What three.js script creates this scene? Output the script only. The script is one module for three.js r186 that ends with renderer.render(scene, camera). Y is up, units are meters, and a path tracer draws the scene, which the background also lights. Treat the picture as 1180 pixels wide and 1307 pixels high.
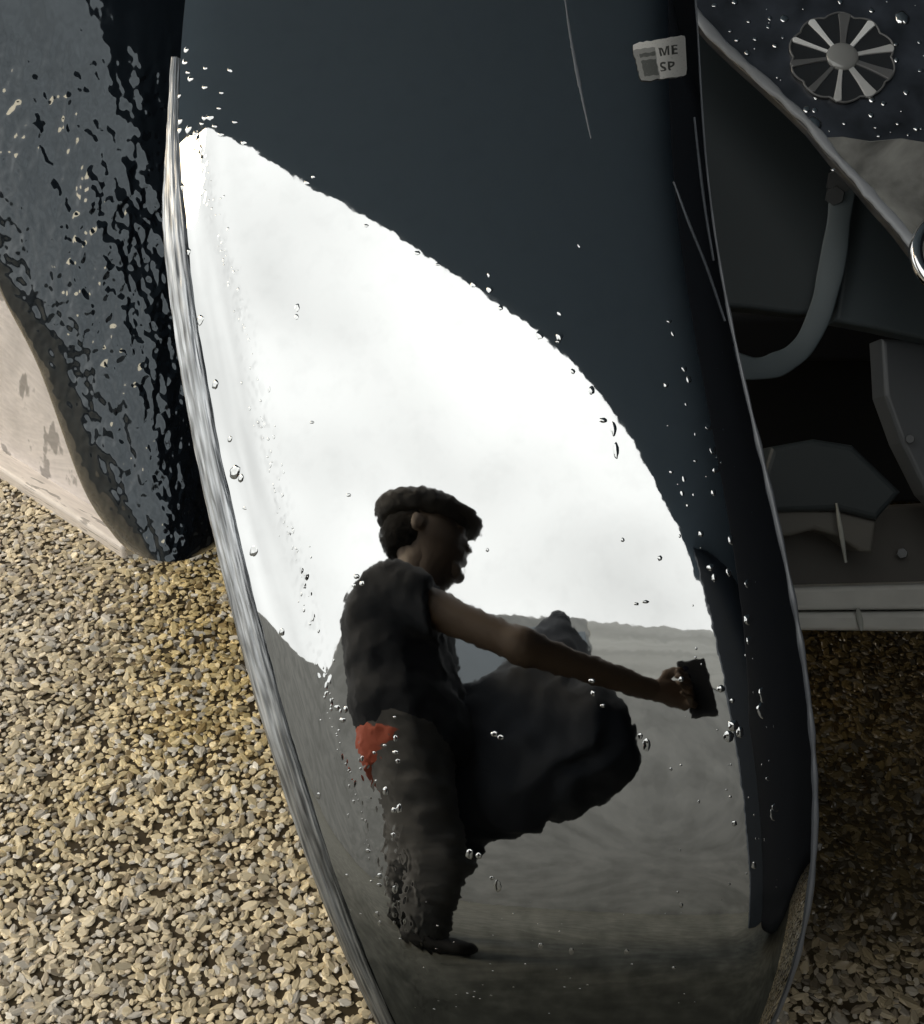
import * as THREE from 'three';
import { mergeGeometries } from 'three/addons/utils/BufferGeometryUtils.js';
import { RoundedBoxGeometry } from 'three/addons/geometries/RoundedBoxGeometry.js';
import { MarchingCubes } from 'three/addons/objects/MarchingCubes.js';
import { createNoise3D } from 'simplex-noise';

// ---------------------------------------------------------------- camera, sky, sun, exposure
const scene = new THREE.Scene();
const CAM_H = 1.02, PITCH = 36 * Math.PI / 180, FOV = 45;
const camera = new THREE.PerspectiveCamera(FOV, 924 / 1024, 0.02, 300);
camera.position.set(0, CAM_H, 0);
camera.rotation.x = -PITCH;

let seed = 7;
function rnd() { seed = (seed + 0x6d2b79f5) | 0; let t = Math.imul(seed ^ (seed >>> 15), 1 | seed); t = (t + Math.imul(t ^ (t >>> 7), 61 | t)) ^ t; return ((t ^ (t >>> 14)) >>> 0) / 4294967296; }
const rr = (a, b) => a + (b - a) * rnd();
const noise3 = createNoise3D(rnd);
const fbm = (x, y, z, o = 4) => { let s = 0, a = 0.5, f = 1; for (let i = 0; i < o; i++) { s += a * noise3(x * f, y * f, z * f); f *= 2.03; a *= 0.5; } return s; };
const clamp = (x, a, b) => Math.min(b, Math.max(a, x));
const smooth = (a, b, x) => { const t = clamp((x - a) / (b - a), 0, 1); return t * t * (3 - 2 * t); };

{ // overcast sky: brighter to the zenith, soft cloud
  const w = 512, h = 256, d = new Float32Array(w * h * 4);
  for (let j = 0; j < h; j++) for (let i = 0; i < w; i++) {
    const el = ((j + 0.5) / h - 0.5) * Math.PI, az = (i + 0.5) / w * 2 * Math.PI;
    const x = Math.cos(el) * Math.cos(az), y = Math.sin(el), z = Math.cos(el) * Math.sin(az);
    const c = 1 + 0.32 * fbm(x * 1.5 + 4, y * 2.2, z * 1.5, 3);
    const L = 1.58 * (0.80 + 0.24 * Math.max(0, y)) * c;
    const k = (j * w + i) * 4;
    d[k] = L * 0.995; d[k + 1] = L; d[k + 2] = L * 0.965; d[k + 3] = 1;
  }
  const sky = new THREE.DataTexture(d, w, h, THREE.RGBAFormat, THREE.FloatType);
  sky.mapping = THREE.EquirectangularReflectionMapping; sky.magFilter = THREE.LinearFilter; sky.needsUpdate = true;
  scene.background = sky; scene.environment = sky; scene.environmentIntensity = 1;
}
const sun = new THREE.DirectionalLight(0xffe4b8, 1.5);
sun.position.set(-10, 8.7, -2.75); sun.castShadow = true; sun.shadow.radius = 60;
Object.assign(sun.shadow.camera, { left: -5, right: 5, top: 5, bottom: -5, near: 0.5, far: 40 });
sun.shadow.mapSize.set(2048, 2048);
scene.add(sun);

const renderer = new THREE.WebGLRenderer({ antialias: true });
renderer.setSize(924, 1024);
renderer.toneMapping = THREE.LinearToneMapping;
renderer.toneMappingExposure = 1;
renderer.shadowMap.enabled = true;

// ---------------------------------------------------------------- helpers
const FPX = 653.5 / Math.tan(FOV * Math.PI / 360), CP = Math.cos(PITCH), SP = Math.sin(PITCH);
const V = (x, y, z) => new THREE.Vector3(x, y, z);
function at(px, py, depth) { // a sight line of the photograph (1180 x 1307) at a distance along the optical axis
  const X = (px - 590) / FPX * depth, Y = -(py - 653.5) / FPX * depth, Z = -depth;
  return V(X, Y * CP + Z * SP + CAM_H, -Y * SP + Z * CP);
}
function onGround(px, py, h = 0) { const t = (py - 653.5) / FPX; return at(px, py, (CAM_H - h) / (SP + t * CP)); }
function project(p) { const y = p.y - CAM_H, Y = y * CP - p.z * SP, Z = y * SP + p.z * CP; return [590 + FPX * p.x / -Z, 653.5 - FPX * Y / -Z]; }

const used = new Map();
function numbered(n) { const k = used.get(n) || 0; used.set(n, k + 1); return k ? n + '_' + String(k).padStart(3, '0') : n; }
function mat(r, g, b, rough = 0.6, metal = 0, extra = {}) {
  const m = new THREE.MeshPhysicalMaterial({ roughness: rough, metalness: metal, side: THREE.DoubleSide, ...extra });
  m.color.setRGB(r, g, b); return m;
}
function mesh(name, geo, m, parent) {
  const o = new THREE.Mesh(geo, m); o.name = parent === scene ? numbered(name) : name;
  o.castShadow = o.receiveShadow = true; parent.add(o); return o;
}
function thing(name, label, category, pos = V(0, 0, 0), group) {
  const g = new THREE.Group(); g.name = numbered(name); g.position.copy(pos); g.userData = { label, category };
  if (group) g.userData.group = group; scene.add(g); return g;
}
const rel = (g, root) => { g.translate(-root.position.x, -root.position.y, -root.position.z); return g; };
function structure(name, geo, m) { const o = mesh(name, geo, m, scene); o.userData.kind = 'structure'; return o; }
function plain(geo) { // only position, normal, uv, not indexed: so that pieces can be merged
  const g = geo.index ? geo.toNonIndexed() : geo;
  for (const k of Object.keys(g.attributes)) if (!['position', 'normal'].includes(k)) g.deleteAttribute(k);
  return g;
}
function box(w, h, d, x = 0, y = 0, z = 0, r = 0.004) { const g = new RoundedBoxGeometry(w, h, d, 2, Math.min(r, w / 2.1, h / 2.1, d / 2.1)); g.translate(x, y, z); return g; }
function noiseTexture(n, fn, srgb = false) {
  const d = new Uint8Array(n * n * 4);
  for (let j = 0; j < n; j++) for (let i = 0; i < n; i++) { const c = fn(i / n, j / n), k = (j * n + i) * 4; for (let q = 0; q < 3; q++) d[k + q] = clamp(Array.isArray(c) ? c[q] : c, 0, 1) * 255; d[k + 3] = 255; }
  const t = new THREE.DataTexture(d, n, n); t.wrapS = t.wrapT = THREE.RepeatWrapping; t.magFilter = THREE.LinearFilter; t.minFilter = THREE.LinearMipmapLinearFilter; t.generateMipmaps = true;
  if (srgb) t.colorSpace = THREE.SRGBColorSpace; t.needsUpdate = true; return t;
}
const torus4 = (u, v, f, o = 4) => { // tileable noise
  let s = 0, a = 0.55; for (let k = 0; k < o; k++) { const R = f / (2 * Math.PI), A = u * 2 * Math.PI, B = v * 2 * Math.PI; s += a * noise3(Math.cos(A) * R + 11 * k, Math.sin(A) * R + Math.cos(B) * R * 1.01, Math.sin(B) * R - 7 * k); f *= 2; a *= 0.52; } return s;
};
// a flat polygon of sight-line points, given thickness away from the camera and a rounded edge
function slab(pts, thick, bevel = 0.003, seg = 2) { // pts: Vector3s roughly in a plane
  const c = pts.reduce((s, p) => s.add(p), V(0, 0, 0)).multiplyScalar(1 / pts.length);
  const n = V(0, 0, 0); pts.forEach((p, i) => { const q = pts[(i + 1) % pts.length]; n.add(p.clone().sub(c).cross(q.clone().sub(c))); }); n.normalize();
  if (n.dot(V(0, CAM_H, 0).sub(c)) < 0) n.negate();
  const ex = V(1, 0, 0).addScaledVector(n, -n.x).normalize(), ey = n.clone().cross(ex);
  const sh = new THREE.Shape(pts.map(p => { const d = p.clone().sub(c); return new THREE.Vector2(d.dot(ex), d.dot(ey)); }));
  const g = new THREE.ExtrudeGeometry(sh, { depth: thick, bevelEnabled: bevel > 0, bevelThickness: bevel, bevelSize: bevel, bevelOffset: -bevel, bevelSegments: seg + 1, curveSegments: 4 });
  g.translate(0, 0, -thick - bevel);
  g.applyMatrix4(new THREE.Matrix4().makeBasis(ex, ey, n).setPosition(c));
  g.userData = { c, n };
  return g;
}

// ---------------------------------------------------------------- setting: ground, carport, house wall, trees
const groundTex = noiseTexture(512, (u, v) => { const n = torus4(u, v, 18, 5) * 0.5 + 0.5; return [0.40 + 0.2 * n, 0.395 + 0.2 * n, 0.375 + 0.19 * n]; }, true);
groundTex.repeat.set(60, 60);
{
  const g = new THREE.PlaneGeometry(90, 90); g.rotateX(-Math.PI / 2);
  const m = mat(0.56, 0.58, 0.58, 0.75, 0, { map: groundTex });
  structure('ground', g, m);
}
// bedded pebbles where the photograph shows the ground
{
  const base = structure('pebble_bed', (() => { const g = new THREE.PlaneGeometry(2.94, 1.78, 40, 30); g.rotateX(-Math.PI / 2); g.translate(-0.05, 0.004, -1.26); return g; })(), mat(0.05, 0.036, 0.017, 0.5));
  const stoneGeo = (() => {
    const g = new THREE.IcosahedronGeometry(1, 1), p = g.attributes.position;
    for (let i = 0; i < p.count; i++) { const x = p.getX(i), y = p.getY(i), z = p.getZ(i), k = 1 + 0.34 * noise3(x * 1.3, y * 1.3, z * 1.3) + 0.16 * noise3(x * 3.1, y * 3.1, z * 3.1); p.setXYZ(i, x * k, clamp(y * k * 1.5, -0.8, 0.72 + 0.12 * noise3(x, 3, z)), z * k); }
    g.computeVertexNormals(); return g; // flat faces: crushed stone
  })();
  const spots = [];
  const pitch = 0.0067;
  for (const [x0, x1, z0, z1] of [[-1.52, 1.42, -2.15, -0.37]])
    for (let z = z0, row = 0; z < z1; z += pitch * 0.86, row++) for (let x = x0 + (row % 2) * pitch / 2; x < x1; x += pitch)
      if (rnd() < 0.93) spots.push([x + rr(-0.42, 0.42) * pitch, z + rr(-0.42, 0.42) * pitch]);
  const pebbleMat = mat(1, 1, 1, 0.24);
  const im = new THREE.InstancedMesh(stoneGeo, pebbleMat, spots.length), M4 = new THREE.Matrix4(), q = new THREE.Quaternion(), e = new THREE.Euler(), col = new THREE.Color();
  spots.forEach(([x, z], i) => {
    const big = Math.pow(rnd(), 1.6), r = 0.0022 + 0.0027 * big, el = rr(0.9, 1.9);
    e.set(rr(-0.4, 0.4), rr(0, 6.28), rr(-0.4, 0.4)); q.setFromEuler(e);
    M4.compose(V(x, 0.0045 + rr(-0.0012, 0.0022), z), q, V(r * el, r * rr(0.32, 0.6), r * rr(0.7, 1.15)));
    im.setMatrixAt(i, M4);
    const patch = fbm(x * 3.1, 0, z * 3.1, 3), warm = smooth(-1.25, -0.65, -Math.abs(z + 1.15)) , k = rnd();
    const t = smooth(-0.35, 0.45, patch + (k - 0.5) * 0.9);
    let c = [0.98 - 0.10 * t, 0.84 - 0.13 * t, 0.55 - 0.19 * t];
    if (k > 0.85) c = [0.34, 0.25, 0.115]; else if (k < 0.14) c = [0.95, 0.91, 0.82]; else if (k < 0.22) c = [0.46, 0.43, 0.37];
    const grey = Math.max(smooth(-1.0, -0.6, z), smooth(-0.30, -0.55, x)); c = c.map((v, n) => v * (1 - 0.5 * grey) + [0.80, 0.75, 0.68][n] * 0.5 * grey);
    const shadeTint = smooth(0.06, 0.2, x + 0.08 * fbm(x * 4, 5, z * 4, 3)) * (1 - 0.72 * smooth(-0.78, -0.55, z)), m = rr(0.58, 1.2) * (1 - 0.83 * shadeTint); if (shadeTint > 0.1) c = [c[0], c[1] * (1 - 0.12 * shadeTint), c[2] * (1 - 0.3 * shadeTint)]; col.setRGB(c[0] * m, c[1] * m, c[2] * m); im.setColorAt(i, col);  // chips by the vehicle darkened: its shade put into their colour
  });
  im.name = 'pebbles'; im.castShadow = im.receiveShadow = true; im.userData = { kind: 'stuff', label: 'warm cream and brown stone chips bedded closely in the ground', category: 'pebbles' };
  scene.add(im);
}
{ // carport: the roof over the vehicle, its end wall, back and side
  const root = thing('carport', 'dark carport roof and wall sheltering the vehicle, mirrored in the glossy fender', 'carport');
  const edge = [[0.76, 1.62], [0.63, 1.25], [0.5, 0.96], [0.31, 0.6], [0.16, 0.4], [-0.04, 0.22], [-0.21, 0.1], [-0.37, -0.01], [-0.55, -0.15], [-0.74, -0.27], [-0.98, -0.45], [-2.3, -0.93], [-3.1, -1.23], [-3.1, -4.2], [4.2, -4.2], [4.2, 1.62]];
  const sh = new THREE.Shape(edge.map(([x, z]) => new THREE.Vector2(x, -z)));
  const g = new THREE.ExtrudeGeometry(sh, { depth: 0.12, bevelEnabled: false }); g.rotateX(-Math.PI / 2); g.translate(0, 2.6, 0);
  const roofMat = mat(0.30, 0.42, 0.59, 0.7);
  mesh('roof', g, roofMat, root);
  const wallMat = mat(0.05, 0.065, 0.09, 0.8);
  mesh('end_wall', box(3.4, 2.598, 0.045, 0.735 + 1.7, 1.299, 1.38), wallMat, root);
  mesh('back_wall', box(6.6, 2.598, 0.12, 0.86, 1.299, -4.12), wallMat, root);
  mesh('side_wall', box(0.12, 2.596, 5.35, 4.1, 1.298, -1.37), wallMat, root);
}
{ // grey house and garden wall across the yard
  const root = thing('house', 'grey rendered house wall behind the person in the reflection', 'house');
  const renderTex = noiseTexture(256, (u, v) => 0.78 + 0.25 * torus4(u, v, 7, 5)); renderTex.repeat.set(0.5, 0.5);
  const m = mat(0.33, 0.335, 0.325, 0.85, 0, { map: renderTex });
  const sl = new THREE.Shape([[-14, -0.1], [8.3, -0.1], [8.3, 3.38], [-1.6, 3.38], [-2.05, 2.5], [-4.2, 2.12], [-7.1, 1.66], [-14, 1.5]].map(q => new THREE.Vector2(...q)));
  const lg = new THREE.ExtrudeGeometry(sl, { depth: 0.3, bevelEnabled: true, bevelSize: 0.02, bevelThickness: 0.02, bevelSegments: 2, bevelOffset: -0.02 }); lg.translate(0, 0, 3.08);
  mesh('wall', lg, m, root);
  mesh('upper_band', box(8.1, 0.58, 0.03, 4.2, 3.07, 3.065, 0.008), mat(0.56, 0.56, 0.53, 0.85, 0, { map: renderTex }), root);  // lighter band: light on the wall top put into its colour
  mesh('shade_panel', box(1.25, 0.75, 0.04, -0.5, 2.86, 3.06), mat(0.13, 0.155, 0.18, 0.5), root);  // added panel: the shaded bluish patch of wall put into a colour
  const w = mesh('window', box(1.2, 1.0, 0.05, 4.6, 1.7, 3.06), mat(0.3, 0.3, 0.29, 0.6), root);
  mesh('pane', box(1.06, 0.86, 0.02, 4.6, 1.7, 3.03), mat(0.02, 0.025, 0.03, 0.08), w);
  const gs = thing('boundary_wall', 'grey boundary wall far left of the fender', 'wall');
  mesh('wall', box(0.22, 1.0, 12, -9.5, 0.5, -2.9, 0.01), mat(0.22, 0.23, 0.23, 0.85, 0, { map: renderTex }), gs);
  mesh('coping', box(0.3, 0.07, 12, -9.5, 1.037, -2.9, 0.01), mat(0.35, 0.35, 0.34, 0.8), gs);
}
// ---------------------------------------------------------------- the glossy fender
const LC = [578.9848, -798.4474, -169.28, 1054.9452, -357.406, 260.5596], RC = [-5735.6004, 18590.9659, -24183.2551, 14742.8658, -3875.056, 532.5299, 861.857];
const poly = (c, u) => c.reduce((s, k) => s * u + k, 0);
const dep = y => { const d = (y - 1044) / 1000, p = Math.max(d, 0); return 0.077 * d * d + (0.58 - 0.077) * p * p * p / (p + 0.04); };
const leftEdge = (u, off = 0) => { const y = -140 + 1570 * u; return at(poly(LC, u) + off, y, 0.758 + dep(y)); };
const rightEdge = (u, off = 0) => { const y = -140 + 1530 * u; return at(poly(RC, u) + off, y, 0.759 + dep(y)); };
const F = (() => {
  const nu = 720, nt = 480, sub = 6;
  const A = new Float64Array(nt), B = new Float64Array(nt);
  { let a = 0, b = 0; const sg = x => 1 / (1 + Math.exp(-clamp(x, -40, 40)));
    for (let j = 0; j < nt; j++) { A[j] = a; B[j] = b; for (let k = 0; k < sub; k++) { const s = (j + k / sub) / (nt - 1), ph = (13 * (0.5 - s + 0.12) + 20 * sg((0.05 - s) / 0.025) - 45 * sg((s - 0.885) / 0.02)) * Math.PI / 180; a += Math.cos(ph); b += Math.sin(ph); } }
    const th = Math.atan2(B[nt - 1], A[nt - 1]), c = Math.cos(th), s = Math.sin(th);
    for (let j = 0; j < nt; j++) { const x = A[j] * c + B[j] * s; B[j] = -A[j] * s + B[j] * c; A[j] = x; }
    const k = A[nt - 1]; for (let j = 0; j < nt; j++) { A[j] /= k; B[j] /= k; } }
  const P = new Float64Array(nu * nt * 3), N = new Float64Array(nu * nt * 3);
  const mid = u => leftEdge(u).add(rightEdge(u)).multiplyScalar(0.5);
  for (let i = 0; i < nu; i++) {
    const u = i / (nu - 1), L = leftEdge(u), C = rightEdge(u).sub(L), w = C.length(), T = mid(Math.min(1, u + 1e-4)).sub(mid(u - 1e-4)), n = T.cross(C).normalize();
    if (n.dot(V(0, CAM_H, 0).sub(L)) < 0) n.negate();
    for (let j = 0; j < nt; j++) { const k = (i * nt + j) * 3; P[k] = L.x + C.x * A[j] + n.x * w * B[j]; P[k + 1] = L.y + C.y * A[j] + n.y * w * B[j]; P[k + 2] = L.z + C.z * A[j] + n.z * w * B[j]; }
  }
  const normals = () => {
    for (let i = 0; i < nu; i++) for (let j = 0; j < nt; j++) {
      const a = (Math.max(i - 1, 0) * nt + j) * 3, b = (Math.min(i + 1, nu - 1) * nt + j) * 3, c = (i * nt + Math.max(j - 1, 0)) * 3, d = (i * nt + Math.min(j + 1, nt - 1)) * 3, k = (i * nt + j) * 3;
      const ux = P[b] - P[a], uy = P[b + 1] - P[a + 1], uz = P[b + 2] - P[a + 2], tx = P[d] - P[c], ty = P[d + 1] - P[c + 1], tz = P[d + 2] - P[c + 2];
      let x = uy * tz - uz * ty, y = uz * tx - ux * tz, z = ux * ty - uy * tx; const l = Math.hypot(x, y, z); N[k] = x / l; N[k + 1] = y / l; N[k + 2] = z / l;
    }
  };
  normals();
  return { nu, nt, P, N, normals };
})();
function shellAt(px, py, lift = 0) { // nearest grid point of the shell on a sight line
  let best = 1e9, bi = 0, bj = 0; const test = (i, j) => { const k = (i * F.nt + j) * 3, q = project({ x: F.P[k], y: F.P[k + 1], z: F.P[k + 2] }), d = (q[0] - px) ** 2 + (q[1] - py) ** 2; if (d < best) { best = d; bi = i; bj = j; } };
  for (let i = 0; i < F.nu; i += 12) for (let j = 0; j < F.nt; j += 8) test(i, j);
  const ci = bi, cj = bj; for (let i = Math.max(0, ci - 14); i < Math.min(F.nu, ci + 15); i++) for (let j = Math.max(0, cj - 10); j < Math.min(F.nt, cj + 11); j++) test(i, j);
  const k = (bi * F.nt + bj) * 3, n = V(F.N[k], F.N[k + 1], F.N[k + 2]);
  return { p: V(F.P[k], F.P[k + 1], F.P[k + 2]).addScaledVector(n, lift), n, i: bi, j: bj, miss: Math.sqrt(best) };
}
if (shellAt(600, 600).n.dot(V(0, CAM_H, 0).sub(shellAt(600, 600).p)) < 0) throw new Error('shell normals point inwards');
const ridgePath = [[236, 60], [250, 165], [268, 250], [290, 330], [312, 410], [326, 490], [342, 570], [362, 650], [384, 730], [402, 810], [418, 890], [442, 980], [468, 1060], [496, 1140], [520, 1220], [545, 1300]].map(([x, y]) => shellAt(x, y));
const ridgeS = i => { const r = ridgePath; let k = 0; while (k < r.length - 2 && r[k + 1].i < i) k++; const f = (i - r[k].i) / (r[k + 1].i - r[k].i); return r[k].j + (r[k + 1].j - r[k].j) * f; };
const grime = new Float32Array(F.nu * F.nt * 3);
{ // ripples, the raised rough line along the left flank, grime at the foot
  const D = new Float64Array(F.nu * F.nt);
  for (let i = 0; i < F.nu; i++) {
    const rs = ridgeS(i), amp = i < ridgePath[1].i ? 0.25 : 1;
    for (let j = 0; j < F.nt; j++) {
      const q = i * F.nt + j, k = q * 3, x = F.P[k], y = F.P[k + 1], z = F.P[k + 2];
      let h = 17e-6 * noise3(x * 14, y * 14, z * 14) + 6e-6 * noise3(x * 60 + 3, y * 60, z * 60) + 2.6e-6 * noise3(x * 170, y * 170, z * 170) + 0.7e-6 * noise3(x * 330, y * 330, z * 330);
      const dj = (j - rs) * 0.00068, wide = Math.exp(-((dj / 0.006) ** 2)), wob = 0.0022 * noise3(y * 40, 5, z * 40);
      const rough = Math.max(0, noise3(x * 260, y * 130, z * 130) + 0.25 * noise3(x * 90, y * 90, z * 90) - 0.05);
      const low = smooth(0.62, 0.8, i / F.nu); // dirtier and more pitted near the foot, left of centre
      h += amp * (30e-6 * Math.exp(-(((dj - wob) / 0.003) ** 2)) + (380e-6 - 200e-6 * low) * rough * rough * Math.exp(-(((dj - wob) / 0.0028) ** 2)) * smooth(-0.5, 0.3, noise3(y * 22, 1, z * 22)));
      h += amp * 70e-6 * low * Math.max(0, noise3(x * 180, y * 120, z * 180) - 0.15) * Math.exp(-(((dj - 0.012) / 0.012) ** 2));
      D[q] = h;
      const pit = fbm(x * 45, y * 45, z * 45, 4), foot = smooth(0.79, 0.92, i / F.nu + 0.03 * pit);
      let g = 1 - 0.72 * foot - 0.10 * wide * amp * clamp(rough * 2, 0, 1);
      g *= 1 - 0.06 * clamp(pit, 0, 1);
      grime[k] = g * (0.975 - 0.06 * foot); grime[k + 1] = g * 0.99; grime[k + 2] = g;
    }
  }
  for (let q = 0; q < D.length; q++) for (let c = 0; c < 3; c++) F.P[q * 3 + c] += F.N[q * 3 + c] * D[q];
  F.normals();
}
const mirror = mat(0.62, 0.62, 0.62, 0.02, 1, { vertexColors: true });
const wetMirror = mat(0.62, 0.63, 0.63, 0.02, 1);
const fender = thing('fender', 'mirror-glossy black wet fender reflecting a man in a cap and white sky', 'fender', V(0.05, 0.3, -0.5));
{
  const g = new THREE.BufferGeometry();
  g.setAttribute('position', new THREE.BufferAttribute(Float32Array.from(F.P), 3)); g.setAttribute('normal', new THREE.BufferAttribute(Float32Array.from(F.N), 3)); g.setAttribute('color', new THREE.BufferAttribute(grime, 3));
  const idx = new Uint32Array((F.nu - 1) * (F.nt - 1) * 6); let o = 0;
  for (let i = 0; i < F.nu - 1; i++) for (let j = 0; j < F.nt - 1; j++) { const a = i * F.nt + j, b = a + 1, c = a + F.nt, d = c + 1; idx.set([a, c, b, b, c, d], o); o += 6; }
  g.setIndex(new THREE.BufferAttribute(idx, 1)); mesh('shell', rel(g, fender), mirror, fender);
  // underside, 4 mm below
  const st = 12, rows = Math.floor((F.nu - 1) / st) + 1, cols = Math.floor((F.nt - 1) / st) + 1, p = [], id = [];
  for (let i = 0; i < rows; i++) for (let j = 0; j < cols; j++) { const k = (Math.min(F.nu - 1, i * st) * F.nt + Math.min(F.nt - 1, j * st)) * 3; p.push(F.P[k] - F.N[k] * 0.004, F.P[k + 1] - F.N[k + 1] * 0.004, F.P[k + 2] - F.N[k + 2] * 0.004); }
  for (let i = 0; i < rows - 1; i++) for (let j = 0; j < cols - 1; j++) { const a = i * cols + j; id.push(a, a + 1, a + cols, a + 1, a + cols + 1, a + cols); }
  const u = new THREE.BufferGeometry(); u.setAttribute('position', new THREE.Float32BufferAttribute(p, 3)); u.setIndex(id); u.computeVertexNormals(); mesh('underside', rel(u, fender), mat(0.015, 0.015, 0.017, 0.6), fender);
}
function sweep(path, halfA, halfB, dirs, seg = 18, tw = null) { // tube of elliptic section along points; dirs = [wide dir, thick dir] per point
  const p = [], id = [], n = path.length;
  for (let i = 0; i < n; i++) for (let k = 0; k < seg; k++) {
    const a = k / seg * 2 * Math.PI, [d1, d2] = dirs(i), ra = halfA(i, a), rb = halfB(i, a);
    const q = path[i].clone().addScaledVector(d1, Math.cos(a) * ra).addScaledVector(d2, Math.sin(a) * rb); p.push(q.x, q.y, q.z);
  }
  for (let i = 0; i < n - 1; i++) for (let k = 0; k < seg; k++) { const a = i * seg + k, b = i * seg + (k + 1) % seg, c = a + seg, d = b + seg; id.push(a, c, b, b, c, d); }
  const g = new THREE.BufferGeometry(); g.setAttribute('position', new THREE.Float32BufferAttribute(p, 3)); g.setIndex(id); g.computeVertexNormals(); return g;
}
{ // rolled pale lip along the left edge, thin lip along the right
  const n = 260, lp = [], d1 = [], d2 = [];
  for (let i = 0; i < n; i++) {
    const u = 0.135 + i / (n - 1) * 0.865, L = leftEdge(u), C = rightEdge(u).sub(L).normalize(), t = leftEdge(u + 1e-3).sub(leftEdge(u - 1e-3)).normalize();
    let nn = t.clone().cross(C).normalize(); if (nn.dot(V(0, CAM_H, 0).sub(L)) < 0) nn.negate();
    const wide = smooth(0.13, 0.3, u), a = C.clone().multiplyScalar(Math.cos(0.5)).addScaledVector(nn, Math.sin(0.5)).normalize(), b = nn.clone().multiplyScalar(Math.cos(0.5)).addScaledVector(C, -Math.sin(0.5)).normalize();
    lp.push(L.clone().addScaledVector(C, -0.0045 - 0.0022 * wide + (1 - wide) * 0.001).addScaledVector(nn, -0.0035)); d1.push(a); d2.push(b);
  }
  const W = i => 0.0028 + 0.0064 * smooth(0, 45, i) - 0.0016 * smooth(150, 250, i);
  const streak = (i, a) => 0.0006 * noise3(a * 5, i * 0.03, 0) + 0.00035 * noise3(a * 12, i * 0.12, 3);
  const g = sweep(lp, (i, a) => W(i) + streak(i, a), (i, a) => 0.0036 + streak(i, a) * 1.3, i => [d1[i], d2[i]], 64);
  const cols = []; for (let i = 0; i < n; i++) for (let k = 0; k < 64; k++) { const a = k / 64 * 6.283, s = fbm(a * 3.2, i * 0.03, 9, 4) + 0.35 * noise3(a * 1.5, i * 0.11, 2), w = clamp(0.70 + 0.85 * s, 0.1, 1.15); { const reflTint = smooth(95, 235, i + 40 * fbm(a, i * 0.02, 4, 3)), W = w * 1.18; cols.push(W * (0.66 - 0.45 * reflTint), W * (0.70 - 0.49 * reflTint), W * (0.75 - 0.55 * reflTint)); }; }  // pale top, brown foot: reflected sky and ground put into the colour
  g.setAttribute('color', new THREE.Float32BufferAttribute(cols, 3));
  mesh('rolled_lip', rel(g, fender), mat(1, 1, 1, 0.3, 0.2, { vertexColors: true, clearcoat: 1, clearcoatRoughness: 0.12 }), fender);
  const rp = [], e1 = [], e2 = [];
  for (let i = 0; i < n; i++) { const u = i / (n - 1), R = rightEdge(u), C = R.clone().sub(leftEdge(u)).normalize(), t = rightEdge(u + 1e-3).sub(rightEdge(u - 1e-3)).normalize(), nn = t.clone().cross(C).normalize(); if (nn.dot(V(0, CAM_H, 0).sub(R)) < 0) nn.negate(); rp.push(R.clone().addScaledVector(C, 0.0004)); e1.push(C); e2.push(nn); }
  const rw = i => (0.0004 + 0.0012 * smooth(55, 130, i)) * (1 + 0.4 * noise3(i * 0.09, 4, 0));
  mesh('edge_lip', rel(sweep(rp, rw, rw, i => [e1[i], e2[i]], 12), fender), mat(0.17, 0.18, 0.2, 0.35, 0, { clearcoat: 1, clearcoatRoughness: 0.1 }), fender);
}
// water beads: shallow caps of the same gloss
const capGeo = (() => { const pts = []; for (let i = 0; i <= 10; i++) { const a = i / 10 * 1.25; pts.push(new THREE.Vector2(Math.sin(a) / Math.sin(1.25), (Math.cos(a) - Math.cos(1.25)) / (1 - Math.cos(1.25)) * 0.5)); } return new THREE.LatheGeometry(pts, 16); })();
function bead(p, n, r, stretch = 1, dir = V(0, -1, 0), tall = 1) {
  const t = dir.clone().addScaledVector(n, -dir.dot(n)).normalize(), b = n.clone().cross(t).normalize(), g = capGeo.clone(); g.deleteAttribute('uv');
  const q0 = rr(0, 50), pp = g.attributes.position; for (let i = 0; i < pp.count; i++) { const x = pp.getX(i), z = pp.getZ(i), l = Math.hypot(x, z) || 1, k = 1 + 0.2 * noise3(x / l * 0.9 + q0, z / l * 0.9, q0) * Math.min(1, l * 1.3); pp.setX(i, x * k); pp.setZ(i, z * k); }
  g.scale(r, r * tall * rr(0.25, 0.55), r * stretch); g.computeVertexNormals(); g.applyMatrix4(new THREE.Matrix4().makeBasis(b, n, t).setPosition(p)); return g;
}
const mm = 0.00040; // one photograph pixel at the fender, in metres
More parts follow.
